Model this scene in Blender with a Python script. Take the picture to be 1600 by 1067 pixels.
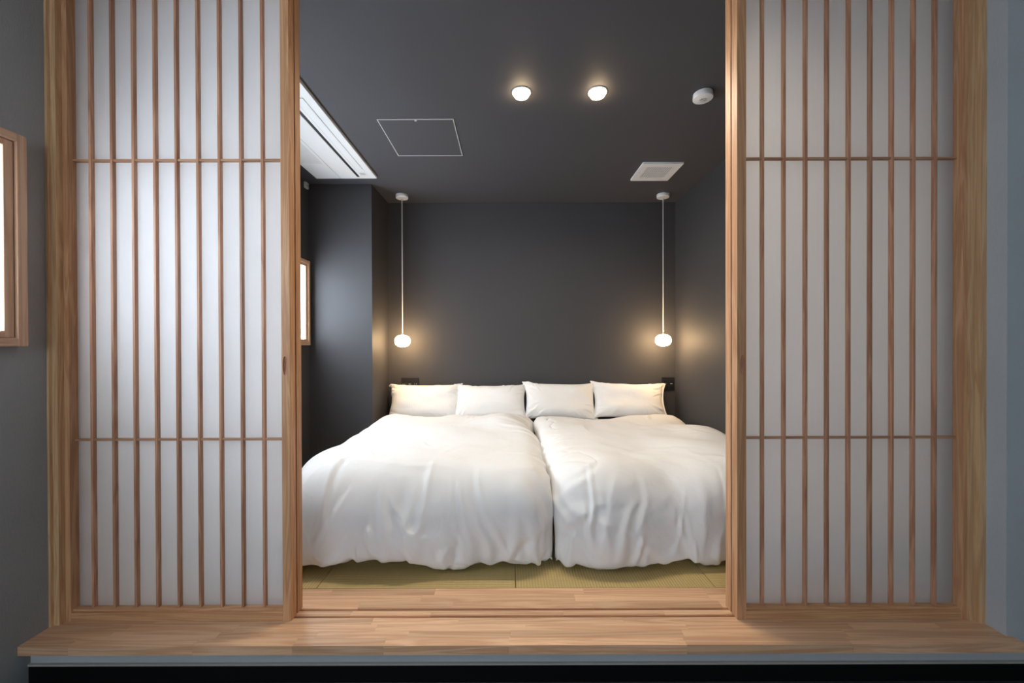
import bpy, bmesh, math, random
import numpy as np
from mathutils import Vector, Matrix, Euler

# ------------------------------------------------------------------ scene, camera, light
for o in list(bpy.data.objects):
    bpy.data.objects.remove(o, do_unlink=True)
scene = bpy.context.scene
COL = scene.collection
PI = math.pi

cam_d = bpy.data.cameras.new('camera')
cam = bpy.data.objects.new('camera', cam_d)
COL.objects.link(cam)
cam.location = (0, 0, 1.0)
cam.rotation_euler = (math.radians(90 - 0.26), math.radians(0.17), 0)
cam_d.sensor_fit = 'HORIZONTAL'
cam_d.sensor_width = 36.0
cam_d.lens = 622.0 / 1600.0 * 36.0
cam_d.shift_x = 3.0 / 1600.0
cam_d.shift_y = 7.3 / 1600.0
cam_d.clip_start = 0.02
scene.camera = cam

DAY = (0.74, 0.87, 1.0)          # overcast daylight
WARM = (1.0, 0.66, 0.34)         # warm white lamps
WIN_ENTRY = 8.0                  # paper brightness of the entry window
WIN_ROOM = 17.0                  # paper brightness of the bedroom window
DOWNLIGHT_W = 10.0
GLOBE = 75.0

world = bpy.data.worlds.new('sky')
scene.world = world
world.use_nodes = True
bg = world.node_tree.nodes['Background']
bg.inputs[0].default_value = (0.76, 0.87, 1.0, 1)
bg.inputs[1].default_value = 7.2

vs = scene.view_settings
vs.view_transform = 'Standard'
vs.look = 'None'
vs.exposure = 0.0
vs.gamma = 1.0
vs.use_curve_mapping = False

# ------------------------------------------------------------------ materials
def new_mat(name):
    m = bpy.data.materials.new(name)
    m.use_nodes = True
    nt = m.node_tree
    b = nt.nodes['Principled BSDF']
    return m, nt, b

def N(nt, kind, **kw):
    n = nt.nodes.new(kind)
    for k, v in kw.items():
        setattr(n, k, v)
    return n

def srgb(r, g, b):
    def f(c):
        c /= 255.0
        return c / 12.92 if c <= 0.04045 else ((c + 0.055) / 1.055) ** 2.4
    return (f(r), f(g), f(b), 1)

def plain(name, col, rough=0.5, bump=0.0, scale=200.0, metallic=0.0, var=0.0):
    m, nt, b = new_mat(name)
    b.inputs['Base Color'].default_value = col
    b.inputs['Roughness'].default_value = rough
    b.inputs['Metallic'].default_value = metallic
    tc = N(nt, 'ShaderNodeTexCoord')
    nz = N(nt, 'ShaderNodeTexNoise')
    nz.inputs['Scale'].default_value = scale
    nz.inputs['Detail'].default_value = 3
    nt.links.new(tc.outputs['Object'], nz.inputs['Vector'])
    if bump:
        bp = N(nt, 'ShaderNodeBump')
        bp.inputs['Strength'].default_value = bump
        bp.inputs['Distance'].default_value = 0.002
        nt.links.new(nz.outputs['Fac'], bp.inputs['Height'])
        nt.links.new(bp.outputs['Normal'], b.inputs['Normal'])
    if var:
        mx = N(nt, 'ShaderNodeMixRGB')
        mx.inputs[1].default_value = tuple(c * (1 - var) for c in col[:3]) + (1,)
        mx.inputs[2].default_value = tuple(min(1, c * (1 + var)) for c in col[:3]) + (1,)
        nt.links.new(nz.outputs['Fac'], mx.inputs[0])
        nt.links.new(mx.outputs[0], b.inputs['Base Color'])
    return m

def wallpaper(name, col, rough=0.55, bump=0.25):
    """fine woven wall covering: crossed fine bands and a faint mottling"""
    m, nt, b = new_mat(name)
    tc = N(nt, 'ShaderNodeTexCoord')
    nz = N(nt, 'ShaderNodeTexNoise')
    nz.inputs['Scale'].default_value = 3.0
    nz.inputs['Detail'].default_value = 4
    fn = N(nt, 'ShaderNodeTexNoise')
    fn.inputs['Scale'].default_value = 260.0
    fn.inputs['Detail'].default_value = 2
    mp = N(nt, 'ShaderNodeMapping')
    mp.inputs['Scale'].default_value = (1, 1, 0.35)
    nt.links.new(tc.outputs['Object'], nz.inputs['Vector'])
    nt.links.new(tc.outputs['Object'], mp.inputs['Vector'])
    nt.links.new(mp.outputs[0], fn.inputs['Vector'])
    mx = N(nt, 'ShaderNodeMixRGB')
    mx.inputs[1].default_value = tuple(c * 0.88 for c in col[:3]) + (1,)
    mx.inputs[2].default_value = tuple(c * 1.12 for c in col[:3]) + (1,)
    ad = N(nt, 'ShaderNodeMath', operation='ADD')
    ml = N(nt, 'ShaderNodeMath', operation='MULTIPLY')
    ml.inputs[1].default_value = 0.5
    nt.links.new(nz.outputs['Fac'], ad.inputs[0])
    nt.links.new(fn.outputs['Fac'], ad.inputs[1])
    nt.links.new(ad.outputs[0], ml.inputs[0])
    nt.links.new(ml.outputs[0], mx.inputs[0])
    nt.links.new(mx.outputs[0], b.inputs['Base Color'])
    bp = N(nt, 'ShaderNodeBump')
    bp.inputs['Strength'].default_value = bump
    bp.inputs['Distance'].default_value = 0.0015
    nt.links.new(fn.outputs['Fac'], bp.inputs['Height'])
    nt.links.new(bp.outputs['Normal'], b.inputs['Normal'])
    b.inputs['Roughness'].default_value = rough
    b.inputs['Specular IOR Level'].default_value = 0.4
    return m

def wood(name, light, dark, axis='Z', rough=0.45, tint=0.25, ring=1.0):
    """grain stretched along one axis, every piece with its own cut and tint"""
    m, nt, b = new_mat(name)
    tc = N(nt, 'ShaderNodeTexCoord')
    oi = N(nt, 'ShaderNodeObjectInfo')
    mp = N(nt, 'ShaderNodeMapping')
    s = {'X': (1.2, 26, 26), 'Y': (26, 1.2, 26), 'Z': (26, 26, 1.2)}[axis]
    mp.inputs['Scale'].default_value = s
    off = N(nt, 'ShaderNodeMath', operation='MULTIPLY')
    off.inputs[1].default_value = 57.0
    cmb = N(nt, 'ShaderNodeCombineXYZ')
    nt.links.new(oi.outputs['Random'], off.inputs[0])
    for k in range(3):
        nt.links.new(off.outputs[0], cmb.inputs[k])
    va = N(nt, 'ShaderNodeVectorMath', operation='ADD')
    nt.links.new(tc.outputs['Object'], mp.inputs['Vector'])
    nt.links.new(mp.outputs[0], va.inputs[0])
    nt.links.new(cmb.outputs[0], va.inputs[1])
    n1 = N(nt, 'ShaderNodeTexNoise')
    n1.inputs['Scale'].default_value = 1.1 * ring
    n1.inputs['Detail'].default_value = 5
    n1.inputs['Distortion'].default_value = 0.9
    nt.links.new(va.outputs[0], n1.inputs['Vector'])
    n2 = N(nt, 'ShaderNodeTexNoise')
    n2.inputs['Scale'].default_value = 6.0 * ring
    n2.inputs['Detail'].default_value = 2
    nt.links.new(va.outputs[0], n2.inputs['Vector'])
    # growth rings: sine of the coarse noise
    m1 = N(nt, 'ShaderNodeMath', operation='MULTIPLY')
    m1.inputs[1].default_value = 34.0
    sn = N(nt, 'ShaderNodeMath', operation='SINE')
    nt.links.new(n1.outputs['Fac'], m1.inputs[0])
    nt.links.new(m1.outputs[0], sn.inputs[0])
    m2 = N(nt, 'ShaderNodeMath', operation='MULTIPLY_ADD')
    m2.inputs[1].default_value = 0.28
    m2.inputs[2].default_value = 0.25
    nt.links.new(sn.outputs[0], m2.inputs[0])
    m3 = N(nt, 'ShaderNodeMath', operation='MULTIPLY_ADD')
    m3.inputs[1].default_value = 0.5
    nt.links.new(n2.outputs['Fac'], m3.inputs[0])
    nt.links.new(m2.outputs[0], m3.inputs[2])
    mx = N(nt, 'ShaderNodeMixRGB')
    mx.inputs[1].default_value = light
    mx.inputs[2].default_value = dark
    nt.links.new(m3.outputs[0], mx.inputs[0])
    hs = N(nt, 'ShaderNodeHueSaturation')
    mr = N(nt, 'ShaderNodeMapRange')
    mr.inputs[3].default_value = 1 - tint
    mr.inputs[4].default_value = 1 + tint
    nt.links.new(oi.outputs['Random'], mr.inputs[0])
    nt.links.new(mr.outputs[0], hs.inputs['Value'])
    nt.links.new(mx.outputs[0], hs.inputs['Color'])
    nt.links.new(hs.outputs[0], b.inputs['Base Color'])
    bp = N(nt, 'ShaderNodeBump')
    bp.inputs['Strength'].default_value = 0.12
    bp.inputs['Distance'].default_value = 0.001
    nt.links.new(n2.outputs['Fac'], bp.inputs['Height'])
    nt.links.new(bp.outputs['Normal'], b.inputs['Normal'])
    b.inputs['Roughness'].default_value = rough
    return m

def emitter(name, col, strength):
    m, nt, b = new_mat(name)
    b.inputs['Base Color'].default_value = (0.9, 0.9, 0.9, 1)
    b.inputs['Emission Color'].default_value = tuple(col[:3]) + (1,)
    b.inputs['Emission Strength'].default_value = strength
    b.inputs['Roughness'].default_value = 0.6
    return m

def paper_mat(name, trans=0.55, col=(0.90, 0.92, 0.94, 1)):
    """washi: part diffuse, part translucent, faint long fibres"""
    m, nt, b = new_mat(name)
    nt.nodes.remove(b)
    out = nt.nodes['Material Output']
    tc = N(nt, 'ShaderNodeTexCoord')
    mp = N(nt, 'ShaderNodeMapping')
    mp.inputs['Scale'].default_value = (60, 60, 6)
    nz = N(nt, 'ShaderNodeTexNoise')
    nz.inputs['Scale'].default_value = 1.5
    nz.inputs['Detail'].default_value = 5
    nt.links.new(tc.outputs['Object'], mp.inputs['Vector'])
    nt.links.new(mp.outputs[0], nz.inputs['Vector'])
    mx = N(nt, 'ShaderNodeMixRGB')
    mx.inputs[1].default_value = tuple(c * 0.96 for c in col[:3]) + (1,)
    mx.inputs[2].default_value = col
    nt.links.new(nz.outputs['Fac'], mx.inputs[0])
    d = N(nt, 'ShaderNodeBsdfDiffuse')
    t = N(nt, 'ShaderNodeBsdfTranslucent')
    nt.links.new(mx.outputs[0], d.inputs['Color'])
    nt.links.new(mx.outputs[0], t.inputs['Color'])
    ms = N(nt, 'ShaderNodeMixShader')
    ms.inputs[0].default_value = trans
    nt.links.new(d.outputs[0], ms.inputs[1])
    nt.links.new(t.outputs[0], ms.inputs[2])
    nt.links.new(ms.outputs[0], out.inputs['Surface'])
    return m

def tatami_mat_material(name, axis):
    m, nt, b = new_mat(name)
    tc = N(nt, 'ShaderNodeTexCoord')
    w1 = N(nt, 'ShaderNodeTexWave', wave_type='BANDS', bands_direction=axis, wave_profile='SIN')
    w1.inputs['Scale'].default_value = 26.0
    w1.inputs['Distortion'].default_value = 0.6
    w1.inputs['Detail'].default_value = 1
    nt.links.new(tc.outputs['Object'], w1.inputs['Vector'])
    nz = N(nt, 'ShaderNodeTexNoise')
    nz.inputs['Scale'].default_value = 1.0
    nz.inputs['Detail'].default_value = 4
    mp = N(nt, 'ShaderNodeMapping')
    mp.inputs['Scale'].default_value = (300, 12, 30) if axis == 'Y' else (12, 300, 30)
    nt.links.new(tc.outputs['Object'], mp.inputs['Vector'])
    nt.links.new(mp.outputs[0], nz.inputs['Vector'])
    mx = N(nt, 'ShaderNodeMixRGB')
    mx.inputs[1].default_value = srgb(164, 142, 90)
    mx.inputs[2].default_value = srgb(198, 174, 118)
    ad = N(nt, 'ShaderNodeMath', operation='MULTIPLY_ADD')
    ad.inputs[1].default_value = 0.45
    m5 = N(nt, 'ShaderNodeMath', operation='MULTIPLY')
    m5.inputs[1].default_value = 0.6
    nt.links.new(nz.outputs['Fac'], m5.inputs[0])
    nt.links.new(w1.outputs['Fac'], ad.inputs[0])
    nt.links.new(m5.outputs[0], ad.inputs[2])
    nt.links.new(ad.outputs[0], mx.inputs[0])
    nt.links.new(mx.outputs[0], b.inputs['Base Color'])
    bp = N(nt, 'ShaderNodeBump')
    bp.inputs['Strength'].default_value = 0.5
    bp.inputs['Distance'].default_value = 0.002
    nt.links.new(w1.outputs['Fac'], bp.inputs['Height'])
    nt.links.new(bp.outputs['Normal'], b.inputs['Normal'])
    b.inputs['Roughness'].default_value = 0.6
    return m

def cotton(name, col):
    m, nt, b = new_mat(name)
    b.inputs['Base Color'].default_value = col
    b.inputs['Roughness'].default_value = 0.75
    b.inputs['Sheen Weight'].default_value = 0.15
    b.inputs['Specular IOR Level'].default_value = 0.25
    tc = N(nt, 'ShaderNodeTexCoord')
    n1 = N(nt, 'ShaderNodeTexNoise')
    n1.inputs['Scale'].default_value = 14.0
    n1.inputs['Detail'].default_value = 4
    n1.inputs['Distortion'].default_value = 1.2
    nt.links.new(tc.outputs['Object'], n1.inputs['Vector'])
    bp = N(nt, 'ShaderNodeBump')
    bp.inputs['Strength'].default_value = 0.22
    bp.inputs['Distance'].default_value = 0.012
    nt.links.new(n1.outputs['Fac'], bp.inputs['Height'])
    nt.links.new(bp.outputs['Normal'], b.inputs['Normal'])
    return m

M = {}
M['room_wall'] = wallpaper('charcoal_wallpaper', srgb(64, 63, 65), 0.68)
M['room_ceiling'] = wallpaper('charcoal_ceiling_paper', srgb(67, 67, 72), 0.7)
M['entry_wall'] = wallpaper('grey_wallpaper', srgb(150, 153, 153), 0.7, 0.4)
M['front_wall'] = wallpaper('lit_tone_blue_grey_wallpaper', srgb(178, 182, 184), 0.7, 0.4)  # paper colour lightened to stand in for stronger light on this wall
M['entry_ceiling'] = plain('pale_ceiling', srgb(190, 190, 188), 0.8)
M['stile'] = wood('cedar_frame_wood', srgb(206, 160, 118), srgb(168, 116, 78), 'Z', 0.55, 0.12)
M['rail'] = wood('cedar_rail_wood', srgb(214, 168, 124), srgb(180, 128, 86), 'X', 0.4, 0.12)
M['slat'] = wood('cedar_slat_wood', srgb(204, 156, 124), srgb(156, 104, 76), 'Z', 0.45, 0.14)
M['bar'] = wood('cedar_bar_wood', srgb(198, 156, 122), srgb(150, 104, 76), 'X', 0.45, 0.1)
M['jamb'] = wood('pale_cypress_wood', srgb(216, 182, 140), srgb(180, 138, 98), 'Z', 0.45, 0.08)
M['sill'] = wood('laminated_sill_wood', srgb(226, 186, 148), srgb(192, 144, 108), 'X', 0.38, 0.15, 0.7)
M['sill_dark'] = wood('sill_groove_wood', srgb(190, 136, 92), srgb(150, 100, 64), 'X', 0.5, 0.05)
M['winwood'] = wood('window_casing_wood', srgb(212, 176, 146), srgb(182, 142, 110), 'Z', 0.5, 0.06)
M['winwood_y'] = wood('window_rail_wood', srgb(212, 176, 146), srgb(182, 142, 110), 'Y', 0.5, 0.06)
M['paper'] = paper_mat('washi_paper', 0.87, (0.95, 0.96, 0.97, 1))
M['pane_entry'] = emitter('daylit_window_paper_entry', DAY, WIN_ENTRY)
M['pane_room'] = emitter('daylit_window_paper_room', DAY, WIN_ROOM)
M['tatami_a'] = tatami_mat_material('tatami_weave_across', 'X')
M['tatami_b'] = tatami_mat_material('tatami_weave_along', 'Y')
M['duvet'] = cotton('white_duvet_cotton', (0.79, 0.785, 0.775, 1))
M['pillow'] = cotton('white_pillow_cotton', (0.85, 0.84, 0.82, 1))
M['sheet'] = cotton('pale_grey_sheet', (0.62, 0.64, 0.68, 1))
M['black'] = plain('black_kick_panel', (0.004, 0.004, 0.004, 1), 0.6, 0.1, 80)
M['black'].node_tree.nodes['Principled BSDF'].inputs['Specular IOR Level'].default_value = 0.1
M['black_plastic'] = plain('black_plastic', (0.012, 0.012, 0.013, 1), 0.35, 0.05, 300)
M['dark_floor'] = plain('dark_stone_floor', (0.03, 0.03, 0.03, 1), 0.5, 0.2, 40, var=0.4)
M['white_plastic'] = plain('white_plastic', (0.70, 0.71, 0.72, 1), 0.4, 0.03, 300)
M['grey_plastic'] = plain('grey_plastic', (0.45, 0.46, 0.47, 1), 0.45, 0.03, 300)
M['slot_black'] = plain('slot_shadow_black', (0.006, 0.006, 0.007, 1), 0.6, 0.05, 100)
M['alu'] = plain('white_aluminium', (0.52, 0.52, 0.53, 1), 0.4, 0.02, 300)
M['bead'] = plain('grey_bead', srgb(170, 166, 156), 0.6, 0.05, 100)
M['cord'] = plain('white_cord', (0.75, 0.74, 0.72, 1), 0.5, 0.1, 400)
M['globe'] = emitter('lit_milk_glass', WARM, GLOBE)
M['lens'] = emitter('lit_downlight_lens', (1.0, 0.72, 0.42), 60.0)
M['chrome'] = plain('satin_reflector', (0.6, 0.56, 0.5, 1), 0.3, 0.02, 200, metallic=0.8)

# ------------------------------------------------------------------ mesh helpers
def obj(name, bm_or_mesh, mat, parent=None, smooth=False):
    if isinstance(bm_or_mesh, bmesh.types.BMesh):
        me = bpy.data.meshes.new(name)
        bmesh.ops.recalc_face_normals(bm_or_mesh, faces=bm_or_mesh.faces[:])
        bm_or_mesh.to_mesh(me)
        bm_or_mesh.free()
    else:
        me = bm_or_mesh
    o = bpy.data.objects.new(name, me)
    COL.objects.link(o)
    if mat is not None:
        me.materials.clear()
        me.materials.append(M[mat] if isinstance(mat, str) else mat)
    if parent is not None:
        o.parent = parent
    if smooth:
        for p in me.polygons:
            p.use_smooth = True
    return o

def tag(o, label=None, cat=None, group=None, kind=None):
    if label: o['label'] = label
    if cat: o['category'] = cat
    if group: o['group'] = group
    if kind: o['kind'] = kind
    return o

def thing(name, loc, label, cat, group=None, kind=None):
    o = bpy.data.objects.new(name, None)
    o.empty_display_size = 0.1
    COL.objects.link(o)
    o.location = loc
    return tag(o, label, cat, group, kind)

def add_box(bm, x0, x1, y0, y1, z0, z1):
    vs_ = [bm.verts.new(p) for p in ((x0, y0, z0), (x1, y0, z0), (x1, y1, z0), (x0, y1, z0),
                                     (x0, y0, z1), (x1, y0, z1), (x1, y1, z1), (x0, y1, z1))]
    for f in ((0, 3, 2, 1), (4, 5, 6, 7), (0, 1, 5, 4), (1, 2, 6, 5), (2, 3, 7, 6), (3, 0, 4, 7)):
        bm.faces.new([vs_[k] for k in f])
    return vs_

def box(x0, x1, y0, y1, z0, z1, bevel=0.0, seg=1):
    bm = bmesh.new()
    add_box(bm, x0, x1, y0, y1, z0, z1)
    if bevel:
        bmesh.ops.bevel(bm, geom=bm.edges[:], offset=bevel, segments=seg, affect='EDGES', profile=0.5)
    return bm

def boxes(*rects):
    bm = bmesh.new()
    for r in rects:
        add_box(bm, *r)
    return bm

def lbox(parent, name, mat, x0, x1, y0, y1, z0, z1, bevel=0.0, seg=1):
    """box given in world coordinates under a parent that sits at parent.location"""
    p = parent.location if parent else Vector((0, 0, 0))
    cx, cy, cz = (x0 + x1) / 2, (y0 + y1) / 2, (z0 + z1) / 2
    o = obj(name, box(x0 - cx, x1 - cx, y0 - cy, y1 - cy, z0 - cz, z1 - cz, bevel, seg), mat, parent)
    o.location = (cx - p.x, cy - p.y, cz - p.z)
    return o

def lathe(profile, n=32, cap=True):
    """profile: list of (r, z), turned around Z"""
    bm = bmesh.new()
    rings = []
    for r, z in profile:
        if r < 1e-6:
            rings.append([bm.verts.new((0, 0, z))])
        else:
            rings.append([bm.verts.new((r * math.cos(2 * PI * k / n), r * math.sin(2 * PI * k / n), z)) for k in range(n)])
    for a, b in zip(rings[:-1], rings[1:]):
        for k in range(n):
            k2 = (k + 1) % n
            if len(a) == 1 and len(b) == 1:
                continue
            if len(a) == 1:
                bm.faces.new((a[0], b[k], b[k2]))
            elif len(b) == 1:
                bm.faces.new((a[k], a[k2], b[0]))
            else:
                bm.faces.new((a[k], a[k2], b[k2], b[k]))
    if cap:
        for ring in (rings[0], rings[-1]):
            if len(ring) > 2:
                bm.faces.new(ring)
    return bm

# ------------------------------------------------------------------ the setting
XL_E, XL_R = -1.64, -1.69       # left wall plane in the entry / in the bedroom
XR_R = 1.576                    # right wall of the bedroom
XR_E = 1.69                     # right return beside the doors
YB = 3.80                       # back wall
YD = 1.52                       # plane behind the sliding doors
ZC = 2.35                       # ceiling
ZF = -0.148                     # entry floor
YF = 1.354                      # front wall face / kick panel
W1 = (0.05, 1.30, 1.025, 1.665)     # entry window opening y0,y1,z0,z1
W2 = (1.85, 3.275, 1.025, 1.665)    # bedroom window opening

def wall_with_hole(xa, xb, y0, y1, z0, z1, w):
    return boxes((xa, xb, y0, y1, z0, w[2]), (xa, xb, y0, y1, w[3], z1),
                 (xa, xb, y0, w[0], w[2], w[3]), (xa, xb, w[1], y1, w[2], w[3]))

w = obj('wall_left', wall_with_hole(XL_E - 0.16, XL_E, -2.6, YD, ZF, ZC, W1), 'entry_wall')
tag(w, 'grey papered entry wall with wood-framed paper window', 'wall', kind='structure')
w = obj('wall_left_bedroom', wall_with_hole(XL_R - 0.16, XL_R, YD, YB, -0.05, ZC, W2), 'room_wall')
tag(w, 'charcoal bedroom side wall holding a wood-framed paper window', 'wall', kind='structure')
w = obj('wall_back', boxes((XL_R - 0.16, XR_R + 0.2, YB, YB + 0.12, -0.05, ZC)), 'room_wall')
tag(w, 'charcoal papered wall behind the pillows', 'wall', kind='structure')
w = obj('wall_right', boxes((XR_R, XR_R + 0.2, YD, YB, -0.05, ZC)), 'room_wall')
tag(w, 'plain charcoal side wall without a window, beside a pendant lamp', 'wall', kind='structure')
w = obj('wall_pillar', boxes((XL_R, -1.16, 3.35, YB, -0.02, ZC)), 'room_wall')
tag(w, 'charcoal boxed-out pillar in the corner next to a pendant lamp', 'pillar', kind='structure')
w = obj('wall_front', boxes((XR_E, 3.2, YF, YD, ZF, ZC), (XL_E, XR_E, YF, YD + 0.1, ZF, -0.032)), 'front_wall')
tag(w, 'blue-grey papered wall, colour lightened as if lit, beside the shoji doors and under the sill', 'wall', kind='structure')
w = obj('wall_right_entry', boxes((3.1, 3.2, -2.6, YF, ZF, ZC)), 'entry_wall')
tag(w, 'grey papered side wall of the entry room', 'wall', kind='structure')
# unseen rear entry wall; wide opening added to let in sky fill light
w = obj('wall_rear', boxes((XL_E, 3.2, -2.7, -2.6, ZF, 0.75), (XL_E, 3.2, -2.7, -2.6, 2.15, ZC),
                           (XL_E, -1.5, -2.7, -2.6, 0.75, 2.15), (0.4, 3.2, -2.7, -2.6, 0.75, 2.15)), 'entry_wall')
tag(w, 'grey rear wall of the entry room with an added opening for fill light', 'wall', kind='structure')
w = obj('ceiling', boxes((XL_R - 0.16, XR_R + 0.2, YD, YB + 0.12, ZC, ZC + 0.1)), 'room_ceiling')
tag(w, 'dark charcoal bedroom ceiling', 'ceiling', kind='structure')
w = obj('ceiling_entry', boxes((XL_E - 0.16, 3.2, -2.7, YD, ZC, ZC + 0.1)), 'entry_ceiling')
tag(w, 'pale ceiling of the entry room', 'ceiling', kind='structure')
w = obj('floor', boxes((XL_E - 0.05, 3.2, -2.6, YF, ZF - 0.05, ZF)), 'dark_floor')
tag(w, 'dark floor of the entry room below the step', 'floor', kind='structure')

# tatami floor: half mats, weave turned on every other one
tf = obj('floor_tatami', boxes((XL_R, XR_R, 1.63, YB, -0.06, -0.02)), 'sill_dark')
tag(tf, 'bedroom floor laid with square tatami mats', 'floor', kind='structure')
xs = [XL_R, -0.80, 0.02, 0.84, XR_R]
ys = [1.63, 2.45, 3.27, YB]
for i in range(4):
    for j in range(3):
        g = 0.0013
        lbox(tf, 'tatami_mat', 'tatami_b' if (i + j) % 2 else 'tatami_a',
             xs[i] + g, xs[i + 1] - g, ys[j] + g, ys[j + 1] - g, -0.02, 0.0, 0.0015)

# kick panel and bead below the sill
k = obj('baseboard_front', boxes((XL_E, 3.1, YF - 0.006, YF, ZF, -0.088)), 'black')
tag(k, 'black kick board under the wooden sill', 'baseboard', kind='structure')
k = obj('trim_5', boxes((XL_E, 3.1, YF - 0.009, YF, -0.088, -0.082)), 'bead')
tag(k, 'thin pale bead along the top of the black kick board', 'trim', kind='structure')

# sill: glued-up lamellae with two grooves for the sliding doors
random.seed(4)
sill = obj('trim_4', boxes((XL_E, XR_E, 1.353, 1.628, -0.031, -0.0275)), 'sill_dark')
tag(sill, 'wide laminated wooden door sill with two sliding grooves', 'sill', kind='structure')
def lam_row(y0, y1, xa, xb, z0=-0.0275, z1=0.0, seam=0.0002):
    x = xa
    first = True
    while x < xb - 1e-4:
        ln = random.uniform(0.28, 0.62)
        if first:
            ln *= random.uniform(0.4, 1.0)
            first = False
        e = min(xb, x + ln)
        if xb - e < 0.12:
            e = xb
        lbox(sill, 'lamella', 'sill', x, e - seam, y0, y1 - seam, z0, z1, 0.0003)
        x = e
lam_row(1.318, 1.3535, XL_E, 1.712, z0=-0.031)
rows = [1.3535, 1.387, 1.42, 1.4535]
for a, b in zip(rows[:-1], rows[1:]):
    lam_row(a, b, XL_E, XR_E)
lam_row(1.4535, 1.466, XL_E, XR_E, z1=-0.008)
lam_row(1.466, 1.4925, XL_E, XR_E)
lam_row(1.4925, 1.505, XL_E, XR_E, z1=-0.008)
for a, b in ((1.505, 1.546), (1.546, 1.587), (1.587, 1.628)):
    lam_row(a, b, XL_E, XR_E)

# jambs and head
t = obj('trim_1', boxes((XL_E, -1.613, 1.418, YD, 0.0, ZC), (XL_E, -1.632, 1.408, 1.418, 0.0, ZC)), 'jamb')
tag(t, 'pale wooden door jamb against the windowed entry wall', 'door jamb', kind='structure')
t = obj('trim_2', boxes((1.652, XR_E, 1.43, YD, 0.0, ZC), (1.672, XR_E, 1.412, 1.43, 0.0, ZC)), 'jamb')
tag(t, 'pale wooden door jamb against the blue-grey wall', 'door jamb', kind='structure')
t = obj('trim_3', boxes((-1.613, 1.652, 1.42, YD, 2.336, ZC)), 'rail')
tag(t, 'wooden head rail above the sliding doors', 'door head', kind='structure')

# ------------------------------------------------------------------ sliding shoji doors
DT = 0.035
ZT = 2.335
def make_door(idx, xa, xb, ia, ib, y0, slats, pull_x, label):
    """xa..xb outer width, ia..ib inner edges of the stiles, slats: centre x of each upright slat"""
    d = thing('door_%d' % idx, ((xa + xb) / 2, y0 + DT / 2, 0.0), label, 'sliding door', kind='structure')
    y1 = y0 + DT
    paper_y = y0 + 0.030
    for a, b in ((xa, ia), (ib, xb)):
        s = lbox(d, 'stile', 'stile', a, b, y0, y1, 0.0, ZT, 0.0008)
        if a <= pull_x <= b:
            # finger pull: hollow carved out of the stile, half a long oval
            bmc = bmesh.new()
            bmesh.ops.create_uvsphere(bmc, u_segments=24, v_segments=16, radius=1.0)
            for v in bmc.verts:
                v.co = Vector((v.co.x * 0.0085, v.co.y * 0.010, v.co.z * 0.034))
            c = obj('cutter', bmc, None)
            c.location = (pull_x, y0, 0.925)
            bo = s.modifiers.new('hollow', 'BOOLEAN')
            bo.object = c
            bo.operation = 'DIFFERENCE'
            bo.solver = 'EXACT'
            dg = bpy.context.evaluated_depsgraph_get()
            me2 = bpy.data.meshes.new_from_object(s.evaluated_get(dg))
            s.modifiers.clear()
            s.data = me2
            bpy.data.objects.remove(c, do_unlink=True)
            # thin lining of the hollow
            bml = bmesh.new()
            bmesh.ops.create_uvsphere(bml, u_segments=24, v_segments=16, radius=1.0)
            dele = [v for v in bml.verts if v.co.y < -1e-4]
            bmesh.ops.delete(bml, geom=dele, context='VERTS')
            for v in bml.verts:
                v.co = Vector((v.co.x * 0.0083, v.co.y * 0.0097, v.co.z * 0.0338))
            ln = obj('finger_pull', bml, 'slat', s, True)
            ln.location = (pull_x - (a + b) / 2, -DT / 2 + 0.0001, 0.925 - ZT / 2)
    lbox(d, 'rail', 'rail', ia, ib, y0, y1, 0.0, 0.032, 0.0008)
    lbox(d, 'rail', 'rail', ia, ib, y0, y1, ZT - 0.04, ZT, 0.0008)
    # inner rebate step at the top of the bottom rail
    lbox(d, 'rebate', 'rail', ia, ib, y0 + 0.008, y0 + 0.034, 0.032, 0.040, 0.0005)
    me = None
    for x in slats:
        if me is None:
            s = lbox(d, 'slat', 'slat', x - 0.0045, x + 0.0045, paper_y - 0.0145, paper_y, 0.040, ZT - 0.04, 0.0006)
            me = s.data
            first = s
        else:
            s = first.copy()
            COL.objects.link(s)
            s.parent = d
            s.location.x = x - d.location.x
    for z in (0.655, 1.676):
        xs_ = [ia] + list(slats) + [ib]
        for k, (a, b) in enumerate(zip(xs_[:-1], xs_[1:])):
            a2 = a + (0.0045 if k > 0 else 0)
            b2 = b - (0.0045 if k < len(xs_) - 2 else 0)
            lbox(d, 'crossbar', 'bar', a2, b2, paper_y - 0.012, paper_y, z - 0.004, z + 0.004, 0.0004)
    pp = lbox(d, 'paper', 'paper', ia, ib, paper_y + 0.0002, paper_y + 0.0012, 0.036, ZT - 0.036)
    return d

sl_L = [-1.530 + 0.0784 * k for k in range(9)]
sl_R = [0.9236 + 0.0789 * k for k in range(9)]
Y_F, Y_R = 1.4375, 1.4805
make_door(1, -1.6125, -0.795, -1.594, -0.826, Y_F, sl_L, -0.8135,
          'slatted shoji door on the front track by the windowed wall')
make_door(2, 0.820, 1.6515, 0.853, 1.632, Y_F, sl_R, 0.8395,
          'slatted shoji door on the front track by the blue-grey wall')
make_door(3, -1.6125, -0.795, -1.580, -0.828, Y_R, [x + 0.004 for x in sl_L], -9,
          'slatted shoji door stacked on the rear track by the windowed wall')
make_door(4, 0.820, 1.6515, 0.853, 1.620, Y_R, [x - 0.004 for x in sl_R], -9,
          'slatted shoji door stacked on the rear track by the blue-grey wall')

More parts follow.
